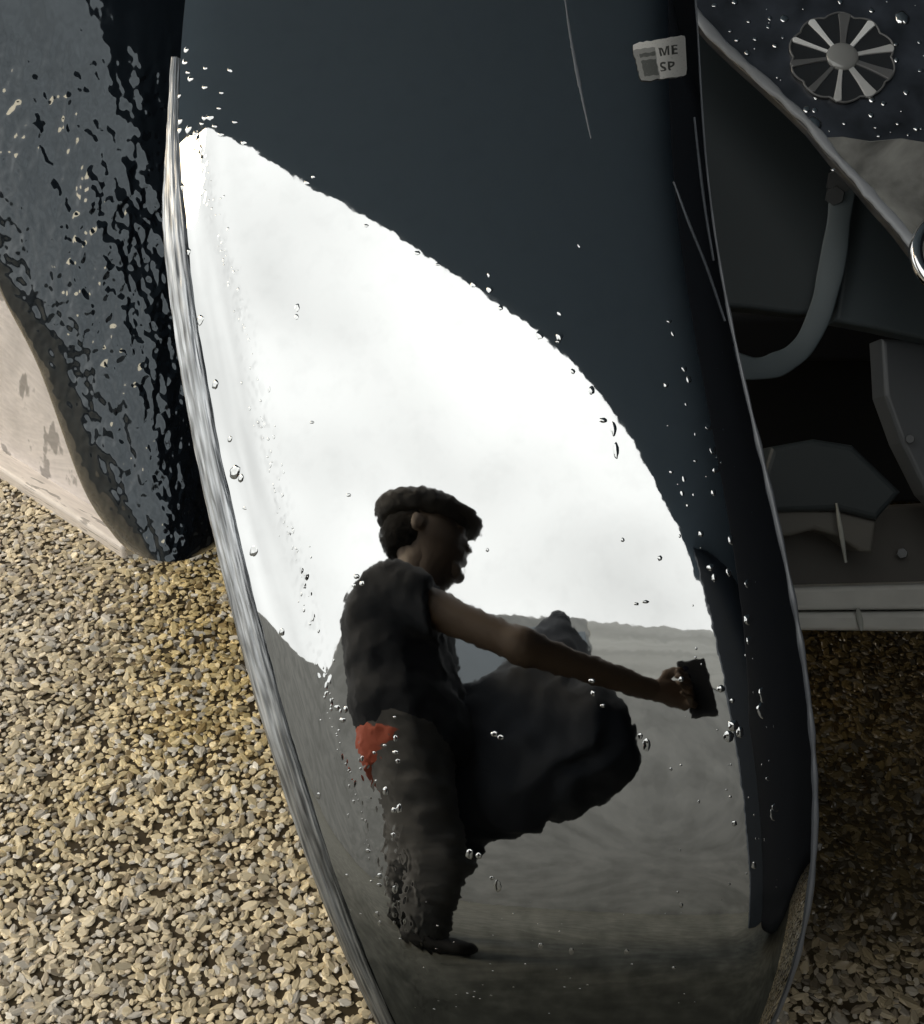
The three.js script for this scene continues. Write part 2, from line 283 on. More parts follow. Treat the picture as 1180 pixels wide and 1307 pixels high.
{
  const gs = [];
  const put = (x, y, rpx, st = 1, tall = 1) => { const s = shellAt(x, y); if (s.miss < 4) gs.push(bead(s.p, s.n, rpx * mm, st, undefined, tall)); };
  // beads hanging in the groove beside the pale lip
  for (const [x, y, r] of [[212, 108, 3], [219, 122, 4], [222, 154, 5], [218, 166, 5], [220, 240, 6], [231, 322, 7], [248, 408, 7], [267, 492, 6], [292, 602, 9], [300, 610, 5], [316, 703, 7], [352, 808, 5], [398, 1015, 4], [286, 560, 4]]) put(x + 8, y, r, 1.3, 1.5);
  // seen in the white
  for (const [x, y, r, s] of [[380, 394, 4, 1.8], [379, 405, 3.5, 1.5], [398, 540, 3.5, 0.7], [446, 632, 4, 0.7], [455, 736, 5, 0.8], [462, 744, 4, 1], [452, 748, 3, 1], [312, 648, 4, 0.6], [622, 703, 3, 1], [300, 604, 8, 0.8], [824, 768, 5, 0.5], [842, 712, 4, 1], [812, 770, 4, 0.6], [770, 536, 6, 0.7], [783, 548, 5, 2.2], [787, 575, 5, 2.5], [795, 690, 3, 1]]) put(x, y, r, s);
  // along the edge of the bright area
  for (const [x, y, r] of [[268, 148, 7], [250, 170, 6], [281, 139, 5], [300, 155, 5], [262, 150, 5], [275, 160, 6], [312, 182, 5], [240, 165, 6], [258, 158, 4], [282, 172, 6], [392, 232, 5], [400, 226, 4], [468, 287, 4], [533, 323, 5], [560, 338, 4], [604, 362, 5], [626, 368, 5], [640, 392, 4], [690, 428, 6], [714, 430, 5], [712, 436, 4], [756, 498, 5], [732, 474, 4]]) put(x, y, r, rr(0.6, 1.4));
  for (const [x, y, r] of [[740, 313, 3], [715, 400, 4], [624, 351, 3], [294, 87, 5], [283, 118, 4], [240, 92, 5], [262, 110, 5], [236, 78, 6], [238, 62, 5], [244, 100, 6], [262, 86, 4], [855, 410, 4], [860, 425, 3], [851, 490, 4], [874, 470, 4], [880, 484, 4], [905, 545, 6], [910, 575, 5], [888, 588, 3], [858, 602, 3], [873, 612, 3], [915, 600, 7], [872, 630, 3], [911, 628, 4], [896, 682, 4], [908, 725, 6], [934, 690, 5], [912, 738, 4], [955, 745, 6], [955, 792, 8], [958, 818, 6], [975, 888, 9], [972, 905, 8], [936, 926, 9], [930, 940, 8], [945, 935, 6], [990, 1030, 6], [988, 1040, 6], [963, 1105, 4], [981, 994, 4], [938, 1052, 4], [870, 868, 4], [920, 880, 6], [935, 895, 4], [826, 950, 6], [818, 940, 4], [632, 937, 6], [640, 942, 5], [600, 1090, 6], [612, 1092, 5], [636, 1130, 6], [628, 1120, 4], [770, 900, 4], [756, 870, 5], [758, 885, 4], [930, 730, 4], [800, 1215, 4], [690, 1208, 4], [730, 1215, 4], [860, 1235, 3], [870, 1155, 3]]) put(x, y, r, rr(0.7, 1.6));
  for (let i = 0; i < 150; i++) { const t = rnd(), y = 180 + 1000 * t, s = ridgePath.find(r => project(r.p)[1] > y - 45) || ridgePath[14], q = project(s.p); const k = i % 3 ? 6 : 20; put(q[0] + (y - q[1]) * 0.24 + rr(-k, k), y, rr(0.8, 2.3), rr(0.6, 2.2), 0.8); }
  for (let i = 0; i < 45; i++) put(rr(500, 900), rr(1150, 1300), rr(0.8, 2.4), rr(0.3, 0.7));
  for (let i = 0; i < 60; i++) put(rr(850, 1010), rr(420, 1150), rr(0.8, 2.2), rr(0.7, 1.6));
  for (let i = 0; i < 26; i++) put(rr(430, 520), rr(880, 1180), rr(2, 5), rr(0.6, 1.6));
  const o = mesh('water_drops', rel(mergeGeometries(gs), fender), wetMirror, fender); o.userData.kind = 'stuff';
}
for (const pts of [[[719, -20], [730, 55], [742, 115], [755, 178]], [[886, 150], [893, 205], [901, 265], [911, 333]], [[860, 231], [880, 285], [903, 345], [926, 410]]]) { // pale scuffs down the fender
  const c = new THREE.CatmullRomCurve3(pts.map(([x, y]) => shellAt(x, y, 0.0003).p)), path = c.getPoints(50), dd = path.map((p, i) => { const t = c.getTangent(i / 50), n = shellAt(...project(p)).n; return [n.clone().cross(t).normalize(), n]; });
  mesh('scuff', rel(sweep(path, i => 0.0011 * (0.35 + 0.65 * Math.sin(Math.PI * clamp(i / 50, 0.04, 0.96))) * (1 + 0.3 * noise3(i * 0.4, pts[0][0], 0)), () => 0.0004, i => dd[i], 8), fender), mat(0.13, 0.145, 0.165, 0.5), fender);
}
{ // sticker with worn print
  const c = document.createElement('canvas'); c.width = 280; c.height = 230; const x = c.getContext('2d');
  x.fillStyle = '#dcdad5'; x.fillRect(0, 0, 280, 230);
  x.fillStyle = '#4a4a46'; x.font = 'bold 74px sans-serif'; x.fillText('ME', 128, 100); x.font = 'bold 78px sans-serif'; x.fillText('SP', 124, 190);
  x.fillStyle = 'rgba(70,72,70,0.75)'; x.fillRect(28, 66, 84, 24); x.fillRect(28, 108, 84, 96); x.fillStyle = 'rgba(90,92,90,0.5)'; x.fillRect(0, 40, 116, 190);  // left half darkened: shade and dark reflection put into the print
  for (let i = 0; i < 500; i++) { x.fillStyle = `rgba(${rnd() < 0.5 ? '60,60,58' : '200,200,196'},${rr(0.05, 0.2)})`; x.fillRect(rr(0, 280), rr(0, 230), rr(1, 9), rr(1, 4)); }
  const t = new THREE.CanvasTexture(c); t.colorSpace = THREE.SRGBColorSpace;
  const nx = 14, ny = 12, pos = [], uv = [], id = [], r = 0.2;
  const P4 = [[806, 57], [874, 45], [876, 97], [818, 105]];
  for (let j = 0; j <= ny; j++) for (let i = 0; i <= nx; i++) {
    let a = i / nx, b = j / ny; const dx = Math.abs(a - 0.5) * 2, dy = Math.abs(b - 0.5) * 2, m = Math.max(dx, dy), l = m > 0 ? (dx > 0.8 && dy > 0.8 ? 1 - 0.06 * (dx - 0.8) * (dy - 0.8) / 0.04 : 1) : 1; a = 0.5 + (a - 0.5) * l; b = 0.5 + (b - 0.5) * l;
    const X = (1 - b) * (P4[0][0] * (1 - a) + P4[1][0] * a) + b * (P4[3][0] * (1 - a) + P4[2][0] * a), Y = (1 - b) * (P4[0][1] * (1 - a) + P4[1][1] * a) + b * (P4[3][1] * (1 - a) + P4[2][1] * a), s = shellAt(X, Y, 0.0008);
    pos.push(s.p.x, s.p.y, s.p.z); uv.push(i / nx, 1 - j / ny);
  }
  for (let j = 0; j < ny; j++) for (let i = 0; i < nx; i++) { const a = j * (nx + 1) + i; id.push(a, a + nx + 1, a + 1, a + 1, a + nx + 1, a + nx + 2); }
  const g = new THREE.BufferGeometry(); g.setAttribute('position', new THREE.Float32BufferAttribute(pos, 3)); g.setAttribute('uv', new THREE.Float32BufferAttribute(uv, 2)); g.setIndex(id); g.computeVertexNormals();
  const o = mesh('sticker', rel(g, fender), mat(1, 1, 1, 0.45, 0, { map: t }), fender); o.userData.label = 'small worn pale sticker with dark lettering';
}

// ---------------------------------------------------------------- mottled wet panel left of the fender
{
  const root = thing('splash_panel', 'tapering wet black panel with mottled grey sheen, hanging left of the fender', 'panel', at(180, 600, 1.1));
  const nu = 420, nt = 260, P = [], id = [], cl = [];
  const Lx = [[-220, -120], [-110, 60], [-50, 240], [0, 370], [50, 470], [105, 620], [146, 684], [170, 706]], Rx = [[330, -120], [330, 60], [330, 240], [330, 370], [320, 470], [300, 620], [290, 684], [272, 700]];
  const lerpT = (T, u) => { const t = u * (T.length - 1), i = Math.min(T.length - 2, Math.floor(t)), f = t - i, g = k => T[clamp(k, 0, T.length - 1)]; const p0 = g(i - 1), p1 = g(i), p2 = g(i + 1), p3 = g(i + 2); return [0, 1].map(c => 0.5 * (2 * p1[c] + (p2[c] - p0[c]) * f + (2 * p0[c] - 5 * p1[c] + 4 * p2[c] - p3[c]) * f * f + (3 * p1[c] - p0[c] - 3 * p2[c] + p3[c]) * f ** 3)); };
  for (let i = 0; i < nu; i++) for (let j = 0; j < nt; j++) {
    const u = i / (nu - 1), s = j / (nt - 1), l = lerpT(Lx, u), r = lerpT(Rx, u), px = l[0] + (r[0] - l[0]) * s, py = l[1] + (r[1] - l[1]) * s + 14 * u * u * Math.sin(Math.PI * s);
    const bulge = Math.pow(Math.max(0, Math.sin(Math.PI * clamp(s, 0, 1))), 0.6) * 0.07;
    const y = (py + 120) / 830; let d = 1.16 - 0.06 * y * y - bulge + 0.0025 * Math.exp(-(((s - 0.36) / 0.05) ** 2));
    const X = px * 0.001, Y = py * 0.001;
    const wx = X + 0.03 * noise3(X * 9, Y * 5, 2), wy = Y + 0.05 * noise3(X * 14, Y * 7, 6), wv = 0.0024 * noise3(wx * 11, wy * 4.2, 0) + (0.0013 * noise3(X * 44, Y * 30, 4) + 0.0007 * noise3(X * 90, Y * 62, 8)) * (0.3 + 0.7 * smooth(0.0, 0.3, Y + 0.15 * noise3(X * 8, Y * 5, 9)));
    d += wv * (0.35 + 0.65 * smooth(0.05, 0.4, y));
    const p = at(px, py, d); P.push(p.x, p.y, p.z);
  }
  for (let i = 0; i < nu - 1; i++) for (let j = 0; j < nt - 1; j++) { const a = i * nt + j, b = a + 1, c = a + nt, d = c + 1; id.push(a, c, b, b, c, d); }
  const g = new THREE.BufferGeometry(); g.setAttribute('position', new THREE.Float32BufferAttribute(P, 3)); g.setIndex(id); g.computeVertexNormals();
  const m = mat(0.007, 0.009, 0.012, 0.07, 0, { ior: 1.62, specularColor: new THREE.Color().setRGB(0.8, 0.91, 1) });
  mesh('panel_face', rel(g, root), m, root);
  const back = []; const st = 10, rows = Math.ceil(nu / st), cols = Math.ceil(nt / st), bid = [];
  for (let i = 0; i < rows; i++) for (let j = 0; j < cols; j++) { const k = (Math.min(nu - 1, i * st) * nt + Math.min(nt - 1, j * st)) * 3, p = V(P[k], P[k + 1], P[k + 2]), q = p.clone().sub(V(0, CAM_H, 0)).normalize(); p.addScaledVector(q, 0.012); back.push(p.x, p.y, p.z); }
  for (let i = 0; i < rows - 1; i++) for (let j = 0; j < cols - 1; j++) { const a = i * cols + j; bid.push(a, a + 1, a + cols, a + 1, a + cols + 1, a + cols); }
  const bg = new THREE.BufferGeometry(); bg.setAttribute('position', new THREE.Float32BufferAttribute(back, 3)); bg.setIndex(bid); bg.computeVertexNormals(); mesh('panel_back', rel(bg, root), mat(0.01, 0.01, 0.011, 0.6), root);
}
{ // pale plinth behind it
  const a = onGround(-130, 520), b = onGround(168, 714), root = thing('plinth', 'pale pinkish stone plinth at the left edge with a light ledge along its foot', 'plinth', a.clone());
  const dir = b.clone().sub(a).setY(0), len = dir.length(); dir.normalize(); const back = V(dir.z, 0, -dir.x); if (back.z > 0) back.negate();
  const M = new THREE.Matrix4().makeBasis(dir, V(0, 1, 0), back.clone().negate()).setPosition(0, 0, 0);
  const tex = noiseTexture(512, (u, v) => { const n = torus4(u, v * 0.25, 10, 5), s = torus4(u, v, 30, 3); const k = 0.94 + 0.08 * n + 0.06 * s - 0.3 * smooth(0.34, 0.5, n); return [k, k * 0.98, k * 0.972]; }, true); tex.repeat.set(2.2, 2.2);
  const bump = noiseTexture(256, (u, v) => 0.5 + 0.5 * torus4(u, v * 0.4, 12, 4)); bump.repeat.set(3, 3);
  const m = mat(0.95, 0.94, 0.95, 0.4, 0, { map: tex, bumpMap: bump, bumpScale: 0.0015 });
  const L = 1.6, wall = box(L, 0.62, 0.3, len - L / 2 - 0.0, 0.31, -0.17, 0.006); wall.applyMatrix4(M); mesh('wall_face', wall, m, root);
  const ledge = box(L, 0.026, 0.06, len - L / 2, 0.013, -0.02, 0.007); ledge.applyMatrix4(M); mesh('ledge', ledge, mat(1, 0.98, 0.95, 0.45, 0, { map: tex }), root);
}

// ---------------------------------------------------------------- under the vehicle, right of the fender
{
  const root = thing('vehicle_chassis', 'dark grey vehicle underbody of panels, bracket and sill right of the fender', 'vehicle', at(1080, 600, 1.2));
  const dark = (v, r = 0.55) => mat(v * 0.50, v * 0.64, v * 0.72, r);
  const poly3 = (pts, d) => pts.map(p => at(p[0], p[1], p[2] ?? d));
  const add = (name, pts, d, th, m, bev = 0.004) => mesh(name, rel(slab(poly3(pts, d), th, bev), root), m, root);
  add('inner_liner', [[860, -60], [1240, -60], [1120, 200], [1082, 225], [1066, 320], [1050, 398], [1022, 402], [960, 394], [880, 388]], 1.09, 0.02, dark(0.085));
  { // strap that loops down from the liner
    const c = new THREE.CatmullRomCurve3([[1080, 205], [1070, 290], [1060, 350], [1045, 405], [1022, 446], [990, 466], [955, 470], [915, 452]].map(([x, y]) => at(x, y, 1.07))), path = c.getPoints(60), v = V(0, CAM_H, 0);
    const dirs = path.map((p, i) => { const t = c.getTangent(i / 60), n = v.clone().sub(p).normalize(); const b = n.clone().cross(t).normalize(); return [b, t.clone().cross(b).normalize()]; });
    mesh('strap', rel(sweep(path, i => 0.0105 + 0.001 * noise3(i * 0.1, 1, 1), () => 0.0016, i => dirs[i], 14), root), dark(0.2, 0.5), root);
  }
  add('side_skirt', [[1090, 180], [1240, 180], [1240, 440], [1180, 433], [1120, 420], [1066, 410], [1078, 330]], 1.1, 0.02, dark(0.15, 0.5));
  add('corner_panel', [[1126, 432], [1240, 440], [1240, 690], [1185, 632], [1152, 566], [1130, 505]], 1.13, 0.03, mat(0.11, 0.12, 0.13, 0.35));
  add('bracket', [[960, 655], [985, 570], [1040, 560], [1090, 568], [1152, 628], [1120, 664], [1070, 652]], 1.16, 0.03, dark(0.075, 0.5), 0.006);
  add('bracket_foot', [[950, 640], [1070, 652], [1120, 664], [1114, 706], [1098, 704], [1068, 684], [1040, 676], [1010, 684], [950, 690]], 1.17, 0.04, mat(0.15, 0.145, 0.13, 0.6), 0.004);
  add('cross_plate', [[930, 655], [1240, 640], [1240, 768], [930, 768]], 1.24, 0.05, mat(0.09, 0.085, 0.078, 0.6));
  const sillTex = noiseTexture(256, (u, v) => 0.75 + 0.28 * torus4(u, v, 6, 5));
  const sm = mat(0.8, 0.795, 0.75, 0.5, 0, { map: sillTex });
  add('sill_top', [[930, 752], [1240, 744], [1240, 778], [930, 780]], 1.2, 0.05, sm, 0.005);
  add('sill_face', [[930, 783], [1240, 781], [1240, 807], [930, 804]], 1.195, 0.05, sm, 0.005);
  { // bolts and a cable
    const bolt = (x, y, d, r) => { const c = at(x, y, d), n = V(0, CAM_H, 0).sub(c).normalize(), g = new THREE.CylinderGeometry(r, r * 1.1, 0.006, 6); g.rotateX(Math.PI / 2); g.applyMatrix4(new THREE.Matrix4().lookAt(n, V(0, 0, 0), V(0, 1, 0)).setPosition(c)); mesh('bolt', rel(g, root), mat(0.09, 0.095, 0.1, 0.4, 0.4), root); };
    bolt(1152, 706, 1.225, 0.005); bolt(1162, 560, 1.122, 0.004); bolt(1072, 232, 1.07, 0.011); bolt(1066, 250, 1.07, 0.008);
  }
  // floor and tail of the vehicle behind what shows
  const fl = box(1.7, 0.06, 1.1, 0.75, 0.38, -1.75, 0.01); mesh('floor_pan', rel(fl, root), mat(0.012, 0.012, 0.014, 0.8), root);
  const bd = box(2.0, 1.1, 0.9, 0.55, 0.98, -1.95, 0.06); mesh('body_shell', rel(bd, root), mat(0.02, 0.022, 0.026, 0.4), root);
  const rail = box(1.4, 0.26, 0.05, 0.8, 0.2, -1.35, 0.01); mesh('rear_apron', rel(rail, root), mat(0.012, 0.012, 0.013, 0.8), root);
  const shadeBlock = box(0.95, 1.0, 1.75, 1.1, 0.62, -0.33, 0.08); mesh('added_shade_block', rel(shadeBlock, root), mat(0.012, 0.014, 0.018, 0.9, 0, { specularIntensity: 0.15 }), root);  // block added out of view to keep sky light off the right ground
  const wh = thing('wheel', 'unseen black wheel added under the glossy fender to block light', 'wheel', V(0.12, 0.26, -0.80)); wh.rotation.y = 0.12;  // hidden wheel, added to block light passing under the fender
  const ty = new THREE.TorusGeometry(0.19, 0.07, 20, 64); ty.scale(1, 1, 1.15); ty.rotateY(Math.PI / 2); mesh('tyre', ty, mat(0.012, 0.012, 0.012, 0.7), wh);
  const rm = new THREE.CylinderGeometry(0.135, 0.135, 0.08, 48); rm.rotateZ(Math.PI / 2); mesh('rim', rm, mat(0.2, 0.2, 0.2, 0.4, 0.8), wh);
  // streaks of falling rain, added as strips on plate and sill
  for (const [[x0, y0], [x1, y1], d, w] of [[[1068, 642], [1080, 718], 1.155, 0.0022], [[1095, 776], [1100, 805], 1.19, 0.003]]) {
    const a = at(x0, y0, d), b = at(x1, y1, d), c = new THREE.LineCurve3(a, b), path = c.getPoints(16), t = b.clone().sub(a).normalize(), n = V(0, CAM_H, 0).sub(a).normalize(), s = n.clone().cross(t).normalize();
    mesh('rain_streak', rel(sweep(path, i => w * (0.5 + 0.5 * Math.sin(Math.PI * clamp(i / 16, 0.05, 0.95))), () => 0.0012, () => [s, n], 10), root), mat(0.42, 0.43, 0.40, 0.15), root);
  }
}
// ---------------------------------------------------------------- wet cowl with the rosette, top right
{
  const O = at(1060, 130, 0.95), root = thing('cowl', 'dark glossy wet cowl with rain beads and round rosette in upper right corner', 'vehicle panel', O.clone());
  const Dp = (x, y) => 0.96 + (x - 1030) * -0.00002 + (y - 170) * -0.00022;
  const edge = [[848, -16], [880, 18], [905, 48], [936, 78], [962, 101], [998, 134], [1031, 166], [1062, 204], [1092, 236], [1118, 266], [1142, 292], [1164, 320], [1200, 356], [1300, 420], [1380, 420], [1380, -260], [700, -260]];
  const pl = edge.map(([x, y]) => at(x, y, Dp(x, y)));
  const body = slab(pl, 0.005, 0.003, 5), plane = { c: body.userData.c.clone(), n: body.userData.n.clone() };
  const tex = noiseTexture(512, (u, v) => { const n = 0.5 + 0.5 * torus4(u, v, 5, 5); return [0.9 * n + 0.1, 0.9 * n + 0.1, 0.92 * n + 0.1]; }); tex.repeat.set(5, 5);
  mesh('cowl_shell', rel(body, root), mat(0.075, 0.086, 0.108, 0.32, 0, { map: tex, clearcoat: 1, clearcoatRoughness: 0.05, ior: 1.7 }), root);
  const inner = slab([[1090, -20], [1160, 60], [1230, 130], [1300, 200], [1370, 240], [1370, -250], [900, -250], [1000, -120]].map(([x, y]) => at(x, y, Dp(x, y) + 0.012)), 0.16, 0.01, 3); mesh('cowl_body', rel(inner, root), mat(0.02, 0.022, 0.026, 0.5), root);
  // plane frame of the slab
  const n = plane.n, eye = V(0, CAM_H, 0);
  const P = (x, y, lift = 0) => { const d = at(x, y, 1).sub(eye), t = plane.c.clone().sub(eye).dot(n) / d.dot(n); return eye.clone().addScaledVector(d, t).addScaledVector(n, lift); };
  const ex = P(1140, 60).sub(P(1000, 60)).normalize(), ey = n.clone().cross(ex).normalize();
  // rolled edge and grimy wet film
  const lip = new THREE.CatmullRomCurve3(edge.slice(0, 14).map(([x, y]) => P(x + 5, y - 3, 0.001))), lpts = lip.getPoints(160);
  mesh('rolled_edge', rel(sweep(lpts, i => 0.0042 + 0.0013 * noise3(i * 0.07, 0, 5) + 0.0004 * noise3(i * 0.19, 2, 5), i => 0.0024, i => { const t = lip.getTangent(clamp(i / 160, 0, 1)); return [n.clone().cross(t).normalize(), n]; }, 16), root), mat(0.36, 0.375, 0.4, 0.35), root);
  const film = slab([[1040, 178], [1075, 176], [1110, 182], [1150, 178], [1220, 190], [1260, 300], [1240, 372], [1190, 344], [1160, 308], [1128, 270], [1096, 232], [1062, 196]].map(([x, y]) => P(x, y, 0.0024)), 0.001, 0.001, 1);
  mesh('dirt_film', rel(film, root), mat(0.42, 0.415, 0.38, 0.35, 0, { map: tex }), root);
  // rosette
  const C = P(1074, 76, 0.0005), R = P(1144, 76).sub(P(1005, 76)).length() / 2, ros = new THREE.Group(); ros.name = 'rosette'; ros.position.copy(C.clone().sub(O)); root.add(ros);
  const basis = new THREE.Matrix4().makeBasis(ex, ey, n);
  const wobble = k => 1 + 0.04 * noise3(k * 3.1, 2, 0), nl = 10;
  const outline = (rad, amp) => { const pts = []; for (let i = 0; i < 120; i++) { const t = i / 120 * 2 * Math.PI, r = rad * (1 + amp * Math.abs(Math.sin(t * nl / 2)) - amp + 0.02 * noise3(Math.cos(t) * 1.5, Math.sin(t) * 1.5, 3)); pts.push(new THREE.Vector2(Math.cos(t) * r, Math.sin(t) * r)); } return pts; };
  const put = (name, g, m) => { g.applyMatrix4(basis); const o = mesh(name, g, m, ros); return o; };
  const dish = new THREE.ExtrudeGeometry(new THREE.Shape(outline(R, 0.08)), { depth: 0.0015, bevelEnabled: true, bevelSize: 0.001, bevelThickness: 0.001, bevelSegments: 3, bevelOffset: -0.001 });
  put('dish', dish, mat(0.035, 0.037, 0.04, 0.2, 0, { clearcoat: 1 }));
  const op = outline(R * 0.98, 0.08).map(p => V(p.x, p.y, 0.0026)); const rc = new THREE.CatmullRomCurve3(op, true);
  put('scalloped_rim', new THREE.TubeGeometry(rc, 200, 0.0008, 8, true), mat(0.2, 0.2, 0.2, 0.3, 0.1));
  const half = mat(0.62, 0.62, 0.61, 0.3), rib = mat(1, 1, 0.99, 0.3), dim = mat(0.16, 0.16, 0.16, 0.3, 0, { clearcoat: 1 });  // petal tones: bright and dim glass reflections put into the colour
  for (let k = 0; k < nl; k++) {
    const t = (k + 0.35) / nl * 2 * Math.PI + rr(-0.06, 0.06), s = new THREE.Shape(); const vk = 1 + 0.6 * noise3(k * 2.7, 8, 1), w0 = 0.0012 * vk, w1 = 0.0031 * vk;
    s.moveTo(R * 0.26, -w0); s.quadraticCurveTo(R * 0.6, -w0 * 1.1, R * 0.93, -w1); s.quadraticCurveTo(R * 1.0, 0, R * 0.93, w1); s.quadraticCurveTo(R * 0.6, w0 * 1.1, R * 0.26, w0);
    const g = new THREE.ExtrudeGeometry(s, { depth: 0.0008, bevelEnabled: true, bevelSize: 0.0006, bevelThickness: 0.0009, bevelSegments: 3, curveSegments: 8 }); g.translate(0, 0, 0.002); g.rotateZ(t);
    put('petal', g, [[1, 3, 4].includes(k) ? rib : [0, 7, 8].includes(k) ? half : dim][0]);
  }
  const hub = new THREE.SphereGeometry(R * 0.3, 24, 12); hub.scale(1, 1, 0.3); hub.translate(0, 0, 0.003); put('hub', hub, mat(0.32, 0.32, 0.31, 0.3, 0, { clearcoat: 1 }));
  // chrome trim at the right edge
  const tor = new THREE.TorusGeometry(0.034, 0.0055, 14, 60); tor.applyMatrix4(basis); const tp = P(1226, 330, 0.006); tor.translate(tp.x, tp.y, tp.z); mesh('chrome_ring', rel(tor, root), mat(0.85, 0.85, 0.85, 0.12, 1), root);
  // rain beads
  const gs = [], bd = (x, y, r, st = 1) => gs.push(bead(P(x, y, 0.0005), n, r * 0.00060, st, V(0, -1, 0), 1.6));
  for (const [x, y, r] of [[1039, 157, 11], [1152, 23, 10], [1001, 24, 6], [1030, 140, 5], [1040, 141, 4], [983, 24, 3], [981, 34, 3], [990, 59, 4], [964, 50, 3], [941, 52, 4], [938, 3, 4], [912, 7, 4], [956, 28, 3], [1113, 14, 4], [1144, 77, 4], [1157, 118, 4], [1112, 147, 4], [1158, 193, 5], [1073, 2, 4], [1175, 90, 4], [1064, 217, 3], [1095, 209, 5], [1101, 224, 5], [1136, 227, 5], [1174, 248, 4], [1176, 216, 4], [1105, 236, 3], [1132, 262, 3], [1150, 270, 4], [1112, 188, 3], [1122, 174, 3], [1076, 178, 3], [1170, 165, 4], [1078, 158, 3], [954, 68, 4], [1164, 283, 3], [1048, 120, 5], [1128, 132, 4], [1113, 127, 5], [1042, 125, 4], [1040, 80, 4], [1143, 57, 4]]) bd(x, y, r * 0.9, rr(0.8, 1.3));
  for (let i = 0; i < 90; i++) { const x = rr(900, 1185), y = rr(-10, 330); if (y < (x - 870) * 1.02 - 18 && Math.hypot(x - 1075, y - 76) > 74) bd(x, y, Math.pow(rnd(), 2) * 2.2 + 0.9, rr(0.7, 1.4)); }
  const o = mesh('rain_beads', rel(mergeGeometries(gs), root), mat(0.95, 0.95, 0.95, 0.14, 1), root); o.userData.kind = 'stuff';
}

// ---------------------------------------------------------------- the person mirrored in the fender
const smin = (a, b, k) => { const h = clamp(0.5 + 0.5 * (b - a) / k, 0, 1); return b + (a - b) * h - k * h * (1 - h); };
const cone = (a, b, ra, rb) => { const bx = b[0] - a[0], by = b[1] - a[1], bz = b[2] - a[2], L = bx * bx + by * by + bz * bz; return (x, y, z) => { const px = x - a[0], py = y - a[1], pz = z - a[2], h = clamp((px * bx + py * by + pz * bz) / L, 0, 1); return Math.hypot(px - bx * h, py - by * h, pz - bz * h) - (ra + (rb - ra) * h); }; };
const ell = (c, r) => (x, y, z) => { const k0 = Math.hypot((x - c[0]) / r[0], (y - c[1]) / r[1], (z - c[2]) / r[2]), k1 = Math.hypot((x - c[0]) / (r[0] * r[0]), (y - c[1]) / (r[1] * r[1]), (z - c[2]) / (r[2] * r[2])); return k0 * (k0 - 1) / Math.max(k1, 1e-6); };
const union = (list, k) => (x, y, z) => { let d = list[0](x, y, z); for (let i = 1; i < list.length; i++) d = smin(d, list[i](x, y, z), k); return d; };
function isosurface(f, lo, hi, cell) {
  const c = [0, 1, 2].map(i => (lo[i] + hi[i]) / 2), half = Math.max(...[0, 1, 2].map(i => (hi[i] - lo[i]) / 2)) + 2 * cell, res = Math.ceil(2 * half / cell);
  const mc = new MarchingCubes(res, new THREE.MeshBasicMaterial(), false, false, 400000); mc.isolation = 0; mc.field.fill(-1);
  for (let k = 0; k < res; k++) { const z = c[2] + (k - res / 2) / (res / 2) * half; if (z < lo[2] - cell || z > hi[2] + cell) continue;
    for (let j = 0; j < res; j++) { const y = c[1] + (j - res / 2) / (res / 2) * half; if (y < lo[1] - cell || y > hi[1] + cell) continue;
      for (let i = 0; i < res; i++) { const x = c[0] + (i - res / 2) / (res / 2) * half; if (x < lo[0] - cell || x > hi[0] + cell) continue; mc.field[i + j * res + k * res * res] = -f(x, y, z); } } }
  mc.update();
  const n = mc.count, p = new Float32Array(n * 3), q = new Float32Array(n * 3);
  for (let i = 0; i < n; i++) for (let a = 0; a < 3; a++) { p[i * 3 + a] = mc.positionArray[i * 3 + a] * half + c[a]; q[i * 3 + a] = mc.normalArray[i * 3 + a]; }
  const g = new THREE.BufferGeometry(); g.setAttribute('position', new THREE.BufferAttribute(p, 3)); g.setAttribute('normal', new THREE.BufferAttribute(q, 3)); return g;
}
